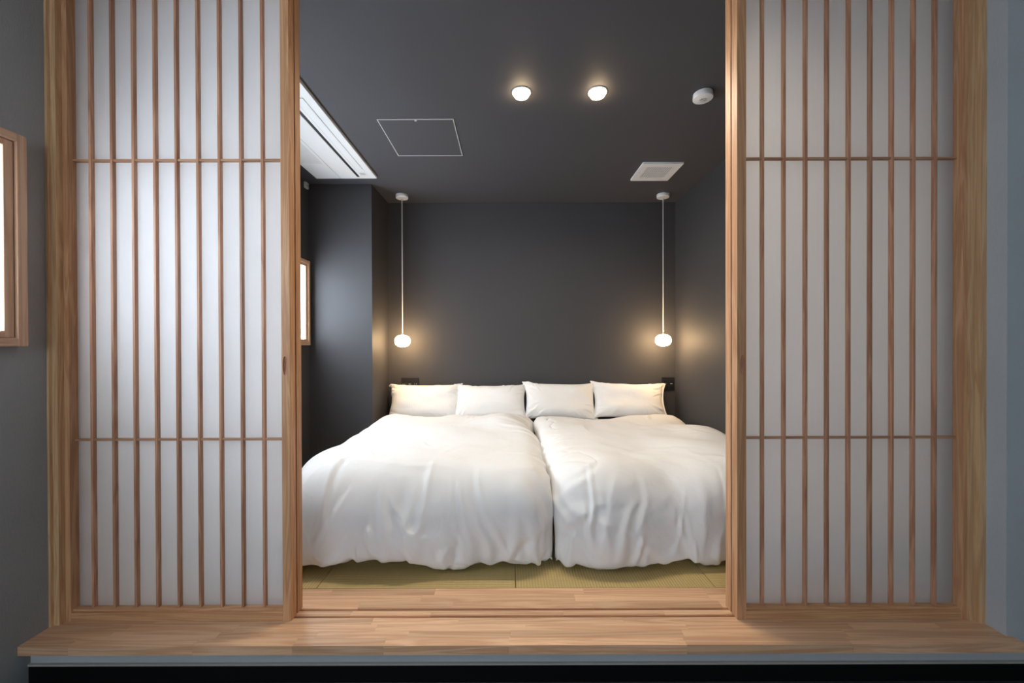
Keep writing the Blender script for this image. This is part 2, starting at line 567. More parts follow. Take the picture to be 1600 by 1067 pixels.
# ------------------------------------------------------------------ side windows with paper sashes
def make_window(idx, xw, wdw, pane, label):
    y0, y1, z0, z1 = wdw
    d = thing('window_%d' % idx, (xw, (y0 + y1) / 2, z0), label, 'window', kind='structure')
    c = 0.027
    xo, xi = xw + 0.035, xw - 0.10
    # casing round the opening, standing proud of the wall
    lbox(d, 'casing', 'winwood', xi, xo, y1, y1 + c, z0 - c, z1 + c, 0.001)
    lbox(d, 'casing', 'winwood', xi, xo, y0 - c, y0, z0 - c, z1 + c, 0.001)
    lbox(d, 'casing', 'winwood_y', xi, xo, y0, y1, z1, z1 + c, 0.001)
    lbox(d, 'casing', 'winwood_y', xi, xo, y0, y1, z0 - c, z0, 0.001)
    # sashes
    s = 0.026
    xs0, xs1 = xw - 0.006, xw + 0.025
    ym = (y0 + y1) / 2
    for k, (a, b) in enumerate(((y0, ym + s / 2), (ym - s / 2, y1))):
        dx = 0.0 if k else -0.034
        g = 0.002
        sa = lbox(d, 'sash_stile', 'winwood', xs0 + dx, xs1 + dx, a + g, a + g + s, z0 + g, z1 - g, 0.001)
        lbox(d, 'sash_stile', 'winwood', xs0 + dx, xs1 + dx, b - g - s, b - g, z0 + g, z1 - g, 0.001)
        lbox(d, 'sash_rail', 'winwood_y', xs0 + dx, xs1 + dx, a + g + s, b - g - s, z0 + g, z0 + g + s * 0.8, 0.001)
        lbox(d, 'sash_rail', 'winwood_y', xs0 + dx, xs1 + dx, a + g + s, b - g - s, z1 - g - s * 0.8, z1 - g, 0.001)
        lbox(d, 'pane', pane, xs0 + dx + 0.018, xs0 + dx + 0.020, a + g + s, b - g - s, z0 + g + s * 0.8, z1 - g - s * 0.8)
        n = 6
        for q in range(1, n):
            yy = a + g + s + (b - a - 2 * s - 2 * g) * q / n
            lbox(d, 'slat', 'winwood', xs0 + dx + 0.0203, xs0 + dx + 0.028, yy - 0.004, yy + 0.004, z0 + g + s * 0.8, z1 - g - s * 0.8)
    return d

make_window(1, XL_E, W1, 'pane_entry', 'paper sash window in the pale grey entry wall')
make_window(2, XL_R, W2, 'pane_room', 'bright paper sash window beside the charcoal pillar')
# frame of the unseen rear window, added for its fill daylight
d = thing('window_3', (-0.55, -2.65, 0.75), 'unseen rear entry window added for fill daylight', 'window', kind='structure')
for a, b, z0, z1 in ((-1.5, 0.4, 0.75, 0.80), (-1.5, 0.4, 2.10, 2.15), (-1.5, -1.45, 0.80, 2.10), (0.35, 0.4, 0.80, 2.10), (-0.575, -0.525, 0.80, 2.10)):
    lbox(d, 'frame_bar', 'alu', a, b, -2.68, -2.62, z0, z1, 0.002)

# ------------------------------------------------------------------ ceiling fittings
# cassette air conditioner
ac = thing('air_conditioner', (-1.30, 2.59, ZC), 'white ceiling cassette air conditioner with one long black slot', 'air conditioner')
x0, x1, y0, y1 = -1.545, -1.06, 1.985, 3.193
zt, zb = ZC, ZC - 0.020
lbox(ac, 'housing', 'slot_black', x0 + 0.02, x1 - 0.02, y0 + 0.02, y1 - 0.02, zt - 0.006, zt)
lbox(ac, 'panel_border', 'white_plastic', -1.112, x1, y0, y1, zb, zt, 0.002)
lbox(ac, 'panel_border', 'white_plastic', -1.3485, -1.2085, y0, y1, zb, zt, 0.002)
lbox(ac, 'panel_border', 'white_plastic', -1.209, -1.112, y0, 2.15, zb + 0.0005, zt, 0.001)
lbox(ac, 'panel_border', 'white_plastic', -1.209, -1.112, 3.165, y1, zb + 0.0005, zt, 0.001)
lbox(ac, 'outlet_slot', 'slot_black', -1.2085, -1.1872, 2.15, 3.165, zb + 0.003, zt)
fl = lbox(ac, 'panel_border', 'white_plastic', -1.187, -1.112, 3.024, 3.165, zb + 0.0005, zt, 0.001)
lbox(ac, 'air_flap', 'white_plastic', -1.187, -1.1145, 2.153, 3.0215, zb - 0.001, zt - 0.008, 0.002)
lbox(ac, 'flap_groove', 'grey_plastic', -1.166, -1.1645, 2.156, 3.019, zb - 0.0014, zb)
lbox(ac, 'receiver_window', 'grey_plastic', -1.165, -1.125, 3.085, 3.125, zb - 0.0012, zb + 0.002, 0.0005)
lbox(ac, 'panel_border', 'white_plastic', x0, -1.351, y0, 2.05, zb, zt, 0.002)
lbox(ac, 'panel_border', 'white_plastic', x0, -1.351, 2.93, y1, zb, zt, 0.002)
lbox(ac, 'panel_border', 'white_plastic', x0, -1.522, 2.05, 2.93, zb, zt, 0.002)
lbox(ac, 'panel_border', 'white_plastic', -1.373, -1.351, 2.05, 2.93, zb, zt, 0.002)
bm = bmesh.new()
for q in range(15):
    x = -1.522 + (q + 0.5) * 0.149 / 15
    add_box(bm, x - 0.0028 + 1.30, x + 0.0028 + 1.30, 2.05 - 2.59, 2.93 - 2.59, zb - ZC + 0.001, zb - ZC + 0.006)
for q in range(60):
    y = 2.05 + (q + 0.5) * 0.88 / 60
    add_box(bm, -1.522 + 1.30, -1.373 + 1.30, y - 2.59 - 0.004, y - 2.59 + 0.004, zb - ZC + 0.002, zb - ZC + 0.006)
tag(obj('intake_grille', bm, 'white_plastic', ac), kind='stuff')

# inspection hatch
h = thing('ceiling_hatch', (-0.564, 2.615, ZC), 'square ceiling access hatch with a thin white rim', 'hatch')
hx0, hx1, hy0, hy1 = -0.794, -0.334, 2.385, 2.846
r = 0.0052
lbox(h, 'hatch_panel', 'room_ceiling', hx0 + r, hx1 - r, hy0 + r, hy1 - r, ZC - 0.003, ZC)
for a, b, c, e in ((hx0, hx1, hy0, hy0 + r), (hx0, hx1, hy1 - r, hy1), (hx0, hx0 + r, hy0 + r, hy1 - r), (hx1 - r, hx1, hy0 + r, hy1 - r)):
    lbox(h, 'rim', 'alu', a, b, c, e, ZC - 0.005, ZC, 0.0008)
lt = obj('latch', lathe([(0, -0.004), (0.006, -0.004), (0.007, 0.0), (0.007, 0.001)], 16), 'alu', h, True)
lt.location = ((hx0 + hx1) / 2 + 0.564, hy0 + 0.011 - 2.615, -0.003)

# exhaust vent
v = thing('ceiling_vent', (1.141, 3.11, ZC), 'square white ceiling vent with a fine grille', 'vent')
vx0, vx1, vy0, vy1 = 0.989, 1.293, 2.957, 3.264
zb = ZC - 0.016
b_ = 0.052
lbox(v, 'backing', 'slot_black', vx0 + 0.03, vx1 - 0.03, vy0 + 0.03, vy1 - 0.03, ZC - 0.004, ZC)
for a, b, c, e in ((vx0, vx1, vy0, vy0 + b_), (vx0, vx1, vy1 - b_, vy1), (vx0, vx0 + b_, vy0 + b_, vy1 - b_), (vx1 - b_, vx1, vy0 + b_, vy1 - b_)):
    lbox(v, 'cover_border', 'white_plastic', a, b, c, e, zb, ZC, 0.0015)
bm = bmesh.new()
n = 13
for q in range(n):
    x = vx0 + b_ + (q + 0.5) * (vx1 - vx0 - 2 * b_) / n
    add_box(bm, x - 0.003 - 1.141, x + 0.003 - 1.141, vy0 + b_ - 3.11, vy1 - b_ - 3.11, zb - ZC + 0.001, zb - ZC + 0.003)
for q in range(n):
    y = vy0 + b_ + (q + 0.5) * (vy1 - vy0 - 2 * b_) / n
    add_box(bm, vx0 + b_ - 1.141, vx1 - b_ - 1.141, y - 0.003 - 3.11, y + 0.003 - 3.11, zb - ZC + 0.0015, zb - ZC + 0.0028)
tag(obj('grille', bm, 'white_plastic', v), kind='stuff')
pin = obj('cover_screw', lathe([(0, -0.0015), (0.004, -0.0012), (0.005, 0.0), (0.005, 0.001)], 12), 'grey_plastic', v, True)
pin.location = (vx0 + 0.026 - 1.141, 0.0, zb - ZC)

# smoke detector
sd = thing('smoke_detector', (1.045, 2.155, ZC), 'round white smoke detector on the charcoal ceiling', 'smoke detector')
obj('base', lathe([(0, 0), (0.049, 0), (0.049, -0.013), (0.047, -0.014), (0, -0.014)], 48), 'white_plastic', sd, True)
obj('cover', lathe([(0, -0.014), (0.0505, -0.014), (0.051, -0.026), (0.049, -0.029), (0.020, -0.034), (0, -0.034)], 48), 'white_plastic', sd, True)
for q in range(10):
    a = 2 * PI * q / 10
    bmx = box(0.006, 0.019, -0.0017, 0.0017, -0.0375, -0.0335, 0.0004)
    bmesh.ops.rotate(bmx, verts=bmx.verts[:], cent=(0, 0, 0), matrix=Matrix.Rotation(a, 3, 'Z'))
    obj('sensor_fin', bmx, 'grey_plastic', sd)
obj('test_button', lathe([(0, -0.039), (0.004, -0.0385), (0.0048, -0.034)], 20), 'grey_plastic', sd, True)
for o in sd.children:
    if o.name.startswith(('base', 'cover')):
        md = o.modifiers.new('edge', 'EDGE_SPLIT'); md.split_angle = math.radians(40)

# downlights
def downlight(x, y, label):
    d = thing('downlight', (x, y, ZC), label, 'downlight', 'downlights in the bedroom ceiling')
    obj('trim_ring', lathe([(0.043, 0.0), (0.052, 0.0), (0.052, -0.003), (0.049, -0.006), (0.043, -0.004), (0.043, 0.0)], 40, cap=False), 'white_plastic', d, True)
    obj('reflector', lathe([(0.043, -0.003), (0.040, -0.001), (0.036, -0.0008)], 40, cap=False), 'chrome', d, True)
    ln = obj('lens', lathe([(0.043, -0.0012), (0.043, -0.010), (0.037, -0.022), (0.024, -0.030), (0, -0.033)], 40), 'lens', d, True)
    ld = bpy.data.lights.new('downlight_lamp', 'AREA')
    ld.shape = 'DISK'
    ld.size = 0.07
    ld.energy = DOWNLIGHT_W
    ld.color = (1.0, 0.86, 0.68)
    ld.spread = math.radians(165)
    lo = bpy.data.objects.new('downlight_lamp', ld)
    COL.objects.link(lo)
    lo.parent = d
    lo.location = (0, 0, -0.035)
downlight(0.065, 2.137, 'lit round ceiling downlight, the one nearer the access hatch')
downlight(0.472, 2.137, 'lit round ceiling downlight, the one nearer the smoke detector')

# pendant lamps
def pendant(x, y, label):
    d = thing('pendant_lamp', (x, y, ZC), label, 'pendant lamp', 'pendant lamps at the bed heads')
    c = obj('canopy', lathe([(0, 0), (0.054, 0), (0.055, -0.002), (0.055, -0.026), (0.052, -0.030), (0, -0.031)], 40), 'white_plastic', d, True)
    c.modifiers.new('edge', 'EDGE_SPLIT').split_angle = math.radians(40)
    zc = 1.033 - ZC
    obj('cord', lathe([(0.0042, -0.028), (0.0042, zc + 0.060)], 10), 'cord', d, True)
    obj('lamp_holder', lathe([(0, zc + 0.072), (0.007, zc + 0.070), (0.012, zc + 0.056), (0.022, zc + 0.050), (0.022, zc + 0.044)], 24), 'white_plastic', d, True)
    prof = []
    for q in range(19):
        a = PI / 2 - PI * q / 18
        r = 0.0685 * math.copysign(abs(math.cos(a)) ** 0.82, 1)
        z = 0.0535 * math.copysign(abs(math.sin(a)) ** 0.95, math.sin(a))
        prof.append((0 if q in (0, 18) else r, zc + z))
    obj('globe_shade', lathe(prof, 40), 'globe', d, True)
pendant(-0.972, 3.60, 'milk glass globe pendant lamp hanging beside the charcoal pillar')
pendant(1.385, 3.60, 'milk glass globe pendant lamp hanging by the plain side wall')

# wall plates
def wall_plate(x0, x1, z0, z1, n, label):
    d = thing('socket_plate', ((x0 + x1) / 2, YB, (z0 + z1) / 2), label, 'socket', 'black wall plates above the beds')
    lbox(d, 'plate', 'black_plastic', x0, x1, YB - 0.009, YB, z0, z1, 0.003, 2)
    wd = (x1 - x0) / n
    for q in range(n):
        cx = x0 + (q + 0.5) * wd
        hh = (z1 - z0) * 0.62
        cz = (z0 + z1) / 2
        md = lbox(d, 'module', 'black_plastic', cx - wd * 0.34, cx + wd * 0.34, YB - 0.0125, YB - 0.008, cz - hh / 2, cz + hh / 2, 0.001)
        if q % 2 == 0:
            for sx in (-1, 1):
                bmx = box(-0.0015, 0.0015, -0.0007, 0.0007, -0.006, 0.006)
                s = obj('socket_slit', bmx, 'grey_plastic', md)
                s.location = (sx * 0.008, -0.0023, 0)
        else:
            s = obj('rocker_mark', box(-0.010, 0.010, -0.0007, 0.0007, -0.002, 0.002), 'grey_plastic', md)
            s.location = (0, -0.0023, 0)
wall_plate(-1.040, -0.872, 0.565, 0.685, 3, 'wide black wall plate above the pillow next to the pillar')
wall_plate(1.445, 1.564, 0.560, 0.682, 2, 'small black wall plate by the plain side wall')

# small white sensor on the left wall close to the ceiling
d = thing('wall_sensor', (XL_R, 3.30, 2.32), 'tiny white sensor box high on the wall beside the pillar', 'sensor')
lbox(d, 'case', 'white_plastic', XL_R, XL_R + 0.016, 3.275, 3.325, 2.295, 2.345, 0.002, 2)
lbox(d, 'sensor_face', 'grey_plastic', XL_R + 0.0155, XL_R + 0.0175, 3.285, 3.315, 2.31, 2.33, 0.0005)

# ------------------------------------------------------------------ soft things: a small position-based cloth solver
class Quilt:
    """two sheets sewn together along their rim"""
    def __init__(s, X0, nu, nv):
        s.nu, s.nv = nu, nv
        n = nu * nv
        s.T = np.arange(n).reshape(nu, nv)
        s.B = s.T.copy()
        k = (nu - 2) * (nv - 2)
        s.B[1:-1, 1:-1] = n + np.arange(k).reshape(nu - 2, nv - 2)
        s.n = n + k
        s.x = X0.astype(float)
        s.v = np.zeros_like(s.x)
        s.groups = []
    def edges(s, hu, hv, slack=1.0, shear=0.35, bend=0.05, vscale=None):
        s.groups = []
        vsc = np.ones(s.n)
        if vscale is not None:
            vsc[s.T] = vscale[:, None]
            vsc[s.B] = vscale[:, None]
        sl = np.ones(s.n) * (slack if np.isscalar(slack) else 1.0)
        if not np.isscalar(slack):
            sl[s.T] = slack
            sl[s.B] = slack
        hd = math.hypot(hu, hv)
        def add(a, b, rest, st, vert=0.0):
            if a.size:
                a = a.ravel(); b = b.ravel()
                s.groups.append((a, b, rest * 0.5 * (sl[a] + sl[b]) * (1 + vert * (vsc[a] - 1)), st))
        for G in (s.T, s.B):
            for p in (0, 1):
                add(G[p:-1:2, :], G[p + 1::2, :], hu, 1.0)
                add(G[:, p:-1:2], G[:, p + 1::2], hv, 1.0, 1.0)
                add(G[p:-1:2, :-1], G[p + 1::2, 1:], hd, shear, 0.6)
                add(G[p:-1:2, 1:], G[p + 1::2, :-1], hd, shear, 0.6)
            if bend:
                for p in range(4):
                    if p < 4:
                        a = G[p:-2:4, :]; b = G[p + 2::4, :]
                        m = min(len(a), len(b)); add(a[:m], b[:m], 2 * hu, bend)
                        a = G[:, p:-2:4]; b = G[:, p + 2::4]
                        m = min(a.shape[1], b.shape[1]); add(a[:, :m], b[:, :m], 2 * hv, bend, 1.0)
    def project(s, x):
        for a, b, rest, st in s.groups:
            d = x[b] - x[a]
            l = np.sqrt((d * d).sum(1)) + 1e-9
            c = d * ((0.5 * st) * (l - rest) / l)[:, None]
            x[a] += c
            x[b] -= c
    def fill(s, x, tmin, tmax):
        """the stuffing: keeps the sheets apart along the normal of the layer between them"""
        PT, PB = x[s.T], x[s.B]
        mid = (PT + PB) / 2
        du = mid[2:, 1:-1] - mid[:-2, 1:-1]
        dv = mid[1:-1, 2:] - mid[1:-1, :-2]
        n = np.cross(du, dv).reshape(-1, 3)
        n /= np.linalg.norm(n, axis=1, keepdims=True) + 1e-9
        a = s.T[1:-1, 1:-1].ravel(); b = s.B[1:-1, 1:-1].ravel()
        d = x[a] - x[b]
        dn = (d * n).sum(1)
        want = np.clip(dn, tmin, tmax)
        tang = d - dn[:, None] * n
        c = 0.5 * (0.6 * (want - dn)[:, None] * n - s.lock * tang)
        x[a] += c; x[b] -= c
    lock = 0.25
    def normals(s):
        out = np.zeros_like(s.x)
        for G, sg in ((s.T, 1), (s.B, -1)):
            P = s.x[G]
            du = np.gradient(P, axis=0); dv = np.gradient(P, axis=1)
            nn = np.cross(du, dv)
            nn /= np.linalg.norm(nn, axis=2, keepdims=True) + 1e-9
            out[G[1:-1, 1:-1]] = sg * nn[1:-1, 1:-1]
        return out
    def mesh(s, name):
        nu, nv = s.nu, s.nv
        f = []
        for G, flip in ((s.T, False), (s.B, True)):
            q = np.stack([G[:-1, :-1], G[1:, :-1], G[1:, 1:], G[:-1, 1:]], -1).reshape(-1, 4)
            f.append(q[:, ::-1] if flip else q)
        f = np.concatenate(f)
        me = bpy.data.meshes.new(name)
        me.from_pydata(s.x.tolist(), [], f.tolist())
        me.update()
        return me

def box_collide(x, lo, hi, rad, mu, x_old, thick=0.004):
    """push points out of a rounded box"""
    c = (lo + hi) / 2; e = (hi - lo) / 2 - rad
    p = x - c
    q = np.abs(p) - e
    qo = np.maximum(q, 0)
    lo_ = np.sqrt((qo * qo).sum(1))
    ins = np.minimum(q.max(1), 0)
    sd_ = lo_ + ins - rad - thick
    hit = sd_ < 0
    if not hit.any():
        return
    ph = p[hit]; qh = q[hit]; qoh = qo[hit]; lh = lo_[hit]
    g = np.where(lh[:, None] > 1e-6, qoh / (lh[:, None] + 1e-9), 0)
    deep = lh <= 1e-6
    if deep.any():
        ax = qh[deep].argmax(1)
        gd = np.zeros((deep.sum(), 3)); gd[np.arange(deep.sum()), ax] = 1
        g[deep] = gd
    g = g * np.sign(ph)
    xn = x[hit] - g * sd_[hit][:, None]
    dx = xn - x_old[hit]
    dn = (dx * g).sum(1)[:, None] * g
    x[hit] = x_old[hit] + dn + (dx - dn) * (1 - mu)

def smooth_noise(nu, nv, cells, rng):
    g = rng.standard_normal((cells + 3, cells + 3))
    u = np.linspace(0, cells, nu); v = np.linspace(0, cells, nv)
    iu = u.astype(int); iv = v.astype(int)
    fu = u - iu; fv = v - iv
    fu = fu * fu * (3 - 2 * fu); fv = fv * fv * (3 - 2 * fv)
    a = g[iu][:, iv]; b = g[iu + 1][:, iv]; c = g[iu][:, iv + 1]; d = g[iu + 1][:, iv + 1]
    fu = fu[:, None]; fv = fv[None]
    return (a * (1 - fu) + b * fu) * (1 - fv) + (c * (1 - fu) + d * fu) * fv

def run(q, steps, iters, dt, fillrange, colliders, planes, damp=0.97, grav=-9.8, push=None, hold=None):
    tmin, tmax = fillrange
    for st in range(steps):
        x0 = q.x.copy()
        q.v[:, 2] += grav * dt
        if push is not None:
            q.v += q.normals() * push[:, None] * dt
        x = x0 + q.v * dt
        for it in range(iters):
            q.project(x)
            if tmax is not None and (it % 2 == 1):
                q.fill(x, tmin, tmax)
            if hold is not None:                 # the two duvets lie against each other along this seam
                row = q.T[hold[0], :]
                x[row, 0] += 0.3 * (hold[1] - x[row, 0])
            for lo, hi, rad, mu in colliders:
                box_collide(x, lo, hi, rad, mu, x0)
            for ax, val, sgn, mu in planes:
                bad = (x[:, ax] - val) * sgn < 0
                if bad.any():
                    x[bad, ax] = val
                    oth = [k for k in range(3) if k != ax]
                    for k in oth:
                        x[bad, k] = x0[bad, k] + (x[bad, k] - x0[bad, k]) * (1 - mu)
        q.v = (x - x0) / dt * damp
        if grav == 0.0:
            q.v -= q.v.mean(0)
        sp = np.linalg.norm(q.v, axis=1)
        q.v *= np.minimum(1, 2.5 / (sp + 1e-9))[:, None]
        q.x = x

def upsample(q):
    """double the grid"""
    def up(P):
        a = np.empty((2 * P.shape[0] - 1, P.shape[1], 3))
        a[::2] = P; a[1::2] = (P[1:] + P[:-1]) / 2
        b = np.empty((a.shape[0], 2 * P.shape[1] - 1, 3))
        b[:, ::2] = a; b[:, 1::2] = (a[:, 1:] + a[:, :-1]) / 2
        return b
    PT, PB = up(q.x[q.T]), up(q.x[q.B])
    nu, nv = PT.shape[:2]
    X = np.concatenate([PT.reshape(-1, 3), PB[1:-1, 1:-1].reshape(-1, 3)])
    return Quilt(X, nu, nv)

def fill_thickness(nu, nv, W, L, t, rng, edge=0.13, lump=0.22, foot=0.0):
    u = np.linspace(0, W, nu)[:, None]; v = np.linspace(0, L, nv)[None]
    d = np.minimum(np.minimum(u, W - u), np.minimum(v, L - v))
    prof = np.sqrt(np.clip(1 - (1 - np.clip(d / edge, 0, 1)) ** 2, 0, 1))
    t = t * (1 + foot * np.clip((v - (L - 0.85)) / 0.5, 0, 1))
    tt = t * prof * (1 + lump * smooth_noise(nu, nv, 5, rng))
    return np.clip(tt, 0.004, None)[1:-1, 1:-1].ravel()

def slack_map(nu, nv, W, L, rim, mid, reach, foot=0.0):
    """the cover is gathered along its seam and roomy inside"""
    u = np.linspace(0, W, nu)[:, None]; v = np.linspace(0, L, nv)[None]
    d = np.minimum(np.minimum(u, W - u), np.minimum(v, L - v))
    k = np.clip(d / reach, 0, 1)
    out = rim + (mid - rim) * k
    if foot:
        out = out + foot * np.clip((v - (L - 0.75)) / 0.35, 0, 1) * np.clip(d / 0.10, 0, 1)
    return out

def sim_duvet(name, xc, yhead, W, L, yaw, mats, planes, seed, thick=0.145, extra=(), vfun=None, hold=None):
    rng = np.random.default_rng(seed)
    nu, nv = 41, 49
    u = (0.5 - np.arange(nu) / (nu - 1)) * W
    v = np.arange(nv) / (nv - 1) * L
    U, V = np.meshgrid(u, v, indexing='ij')
    cy, sy = math.cos(yaw), math.sin(yaw)
    Xw = xc + U * cy + (V - L * 0.3) * sy
    Yw = yhead - V * cy + U * sy
    t = fill_thickness(nu, nv, W, L, thick, rng, foot=0.55)
    tz = np.zeros((nu, nv)); tz[1:-1, 1:-1] = t.reshape(nu - 2, nv - 2)
    z0 = mats[0][1][2] + 0.08
    if vfun is None:
        vfun = lambda a: np.ones_like(a)
    nz = 0.006 * rng.standard_normal((nu, nv))
    PT = np.stack([Xw, Yw, z0 + tz / 2 + nz], -1)
    PB = np.stack([Xw, Yw, z0 - tz / 2 + 0 * nz], -1)
    X = np.concatenate([PT.reshape(-1, 3), PB[1:-1, 1:-1].reshape(-1, 3)])
    q = Quilt(X, nu, nv)
    q.edges(W / (nu - 1), L / (nv - 1), slack_map(nu, nv, W, L, 0.95, 1.02, 0.25, 0.06), 0.3, 0.06, vfun(u))
    run(q, 100, 8, 1 / 60, (t * 0.65, t * 1.35), mats, planes, damp=0.95, hold=hold)
    for steps, it, amp, mid in ((36, 8, 0.0030, 1.03), (8, 8, 0.0003, 1.03)):
        q = upsample(q)
        nu, nv = q.nu, q.nv
        t = fill_thickness(nu, nv, W, L, thick, np.random.default_rng(seed), foot=0.55)
        q.x += amp * rng.standard_normal(q.x.shape)
        q.edges(W / (nu - 1), L / (nv - 1), slack_map(nu, nv, W, L, 0.95, mid, 0.25, 0.06), 0.25, 0.06, vfun(np.linspace(W / 2, -W / 2, nu)))
        run(q, steps, it, 1 / 60, (t * 0.65, t * 1.4), mats, planes, damp=0.8, hold=hold)
    for k in range(9):                                  # iron out the solver's small puckers
        for G in (q.T, q.B):
            P = q.x[G]
            q.x[G[1:-1, 1:-1]] = 0.5 * P[1:-1, 1:-1] + 0.125 * (P[:-2, 1:-1] + P[2:, 1:-1] + P[1:-1, :-2] + P[1:-1, 2:])
    crease(q, W, L, seed, extra)
    return q.mesh(name)

def crease(q, W, L, seed, extra):
    """soft folds of the cover: ridges with a hollow beside them, most of them rising from the foot hem"""
    rng = np.random.default_rng(seed + 100)
    nu, nv = q.nu, q.nv
    segs = list(extra)
    for k in range(64):      # gathers along the foot
        u0 = rng.uniform(0.02, W - 0.02)
        ln = rng.uniform(0.10, 0.38) * (0.6 if rng.random() < 0.4 else 1)
        ang = rng.normal(0, 0.38) + 0.35 * np.sign(W / 2 - u0) * (abs(u0 - W / 2) / (W / 2)) ** 2
        v0 = L - rng.uniform(0.0, 0.12)
        segs.append((u0, v0, u0 + ln * math.sin(ang), v0 - ln * math.cos(ang), rng.uniform(0.009, 0.022), rng.uniform(0.004, 0.011)))
    for side in (0, 1):      # gathers along the sides
        for k in range(28):
            v0 = rng.uniform(0.05, L - 0.1); ln = rng.uniform(0.10, 0.32)
            u0 = rng.uniform(0.0, 0.06); u1 = u0 + ln; dv = rng.normal(0, 0.10)
            if side: u0, u1 = W - u0, W - u1
            segs.append((u0, v0, u1, v0 + dv, rng.uniform(0.010, 0.020), rng.uniform(0.004, 0.009)))
    for k in range(16):      # head hem
        u0 = rng.uniform(0.05, W - 0.05); ln = rng.uniform(0.1, 0.35)
        segs.append((u0, 0.04, u0 + rng.normal(0, 0.14), 0.04 + ln, rng.uniform(0.010, 0.022), rng.uniform(0.002, 0.006)))
    for k in range(26):      # stray soft folds on the top
        u0 = rng.uniform(0.1, W - 0.1); v0 = rng.uniform(0.25, L - 0.35)
        a = rng.uniform(0, PI_); ln = rng.uniform(0.15, 0.5)
        segs.append((u0, v0, u0 + ln * math.cos(a), v0 + ln * math.sin(a), rng.uniform(0.012, 0.03), rng.uniform(0.001, 0.004)))
    press(q, W, L, segs, rng, 0.006, 0.003)

def press(q, W, L, segs, rng, n1, n2):
    nu, nv = q.nu, q.nv
    U, V = np.meshgrid(np.linspace(0, W, nu), np.linspace(0, L, nv), indexing='ij')
    wu = 0.026 * smooth_noise(nu, nv, 11, rng) * min(1, L); wv = 0.020 * smooth_noise(nu, nv, 9, rng) * min(1, L)
    h = np.zeros((nu, nv))
    for (ua, va, ub, vb, w, amp) in segs:
        dx, dy = ub - ua, vb - va
        ln = math.hypot(dx, dy); dx /= ln; dy /= ln
        pu = U + wu - ua; pv = V + wv - va
        s_ = (pu * dx + pv * dy) / ln
        d = pu * -dy + pv * dx
        tap = np.clip(1 - np.abs(2 * s_ - 0.9) ** 2.2, 0, 1)
        ww = w * (1.15 - 0.5 * np.clip(s_, 0, 1))
        h += amp * tap * (np.exp(-(d / ww) ** 2) - 0.75 * np.exp(-((d - 1.7 * ww) / (1.2 * ww)) ** 2))
    h += n1 * smooth_noise(nu, nv, 7, rng) + n2 * smooth_noise(nu, nv, 16, rng)
    rim = np.minimum(np.minimum(U, W - U), np.minimum(V, L - V))
    h = np.clip(h, -0.007, 0.014)
    h *= np.clip(rim / (0.04 * min(1, L)), 0, 1)
    n = q.normals()
    idx = q.T[1:-1, 1:-1]
    q.x[idx] += n[idx] * h[1:-1, 1:-1, None]
PI_ = math.pi

def v3(*a): return np.array(a, float)
BED_L = (v3(-1.06, 1.875, 0.0), v3(0.130, 3.775, 0.30))
BED_R = (v3(0.235, 1.885, 0.0), v3(1.41, 3.775, 0.30))
SPLIT = 0.185

def mattress(b, label):
    lo, hi = b
    d = thing('mattress', ((lo[0] + hi[0]) / 2, (lo[1] + hi[1]) / 2, 0.0), label, 'mattress', 'mattresses on the tatami')
    bm = box(lo[0], hi[0], lo[1], hi[1], lo[2] + 0.001, hi[2], 0.05, 5)
    bmesh.ops.translate(bm, verts=bm.verts[:], vec=-d.location)
    obj('fitted_sheet', bm, 'sheet', d, True)
mattress(BED_L, 'low mattress in a pale sheet under the duvet on the pillar side')
mattress(BED_R, 'low mattress in a pale sheet under the duvet by the plain wall')

def finish_soft(o, lv=1):
    md = o.modifiers.new('smooth', 'SUBSURF')
    md.levels = lv
    md.render_levels = lv

def recentre(me, loc):
    me.transform(Matrix.Translation(-Vector(loc)))

VF = {3: lambda a: 1 - 0.075 * np.exp(-((a - 0.02) / 0.24) ** 2) + 0.07 * np.clip((a - 0.25) / 0.35, 0, 1),
      11: lambda a: 1 + 0.03 * np.exp(-((a + 0.45) / 0.2) ** 2) - 0.02 * np.exp(-((a + 0.05) / 0.15) ** 2)}
for nm, bed, xc, W_, yaw, pl, seed, lab in (
        ('duvet', BED_L, -0.570, 1.60, -0.035, [(2, 0.004, 1, 0.5), (0, SPLIT + 0.018, -1, 0.3)], 3, 'plump white duvet on the bed next to the pillar'),
        ('duvet', BED_R, 0.905, 1.52, 0.010, [(2, 0.004, 1, 0.5), (0, SPLIT + 0.010, 1, 0.3), (0, XR_R - 0.022, -1, 0.3)], 11, 'plump white duvet on the bed by the plain side wall')):
    me = sim_duvet(nm, xc, 3.50, W_, 1.87, yaw, [(bed[0], bed[1], 0.08, 0.5)], pl, seed, vfun=VF[seed], hold=(0, 0.196) if seed == 3 else (-1, 0.200),
                   extra=[(0.35, 1.50, 1.45, 1.47, 0.009, 0.004), (1.02, 1.42, 0.98, 1.72, 0.014, 0.009)] if seed == 3 else [(0.62, 1.35, 0.52, 1.86, 0.010, 0.005)])
    o = obj(nm, me, 'duvet', None, True)
    loc = (xc, 2.6, 0.33)
    recentre(me, loc)
    o.location = loc
    tag(o, lab, 'duvet', 'duvets')
    finish_soft(o, 1)

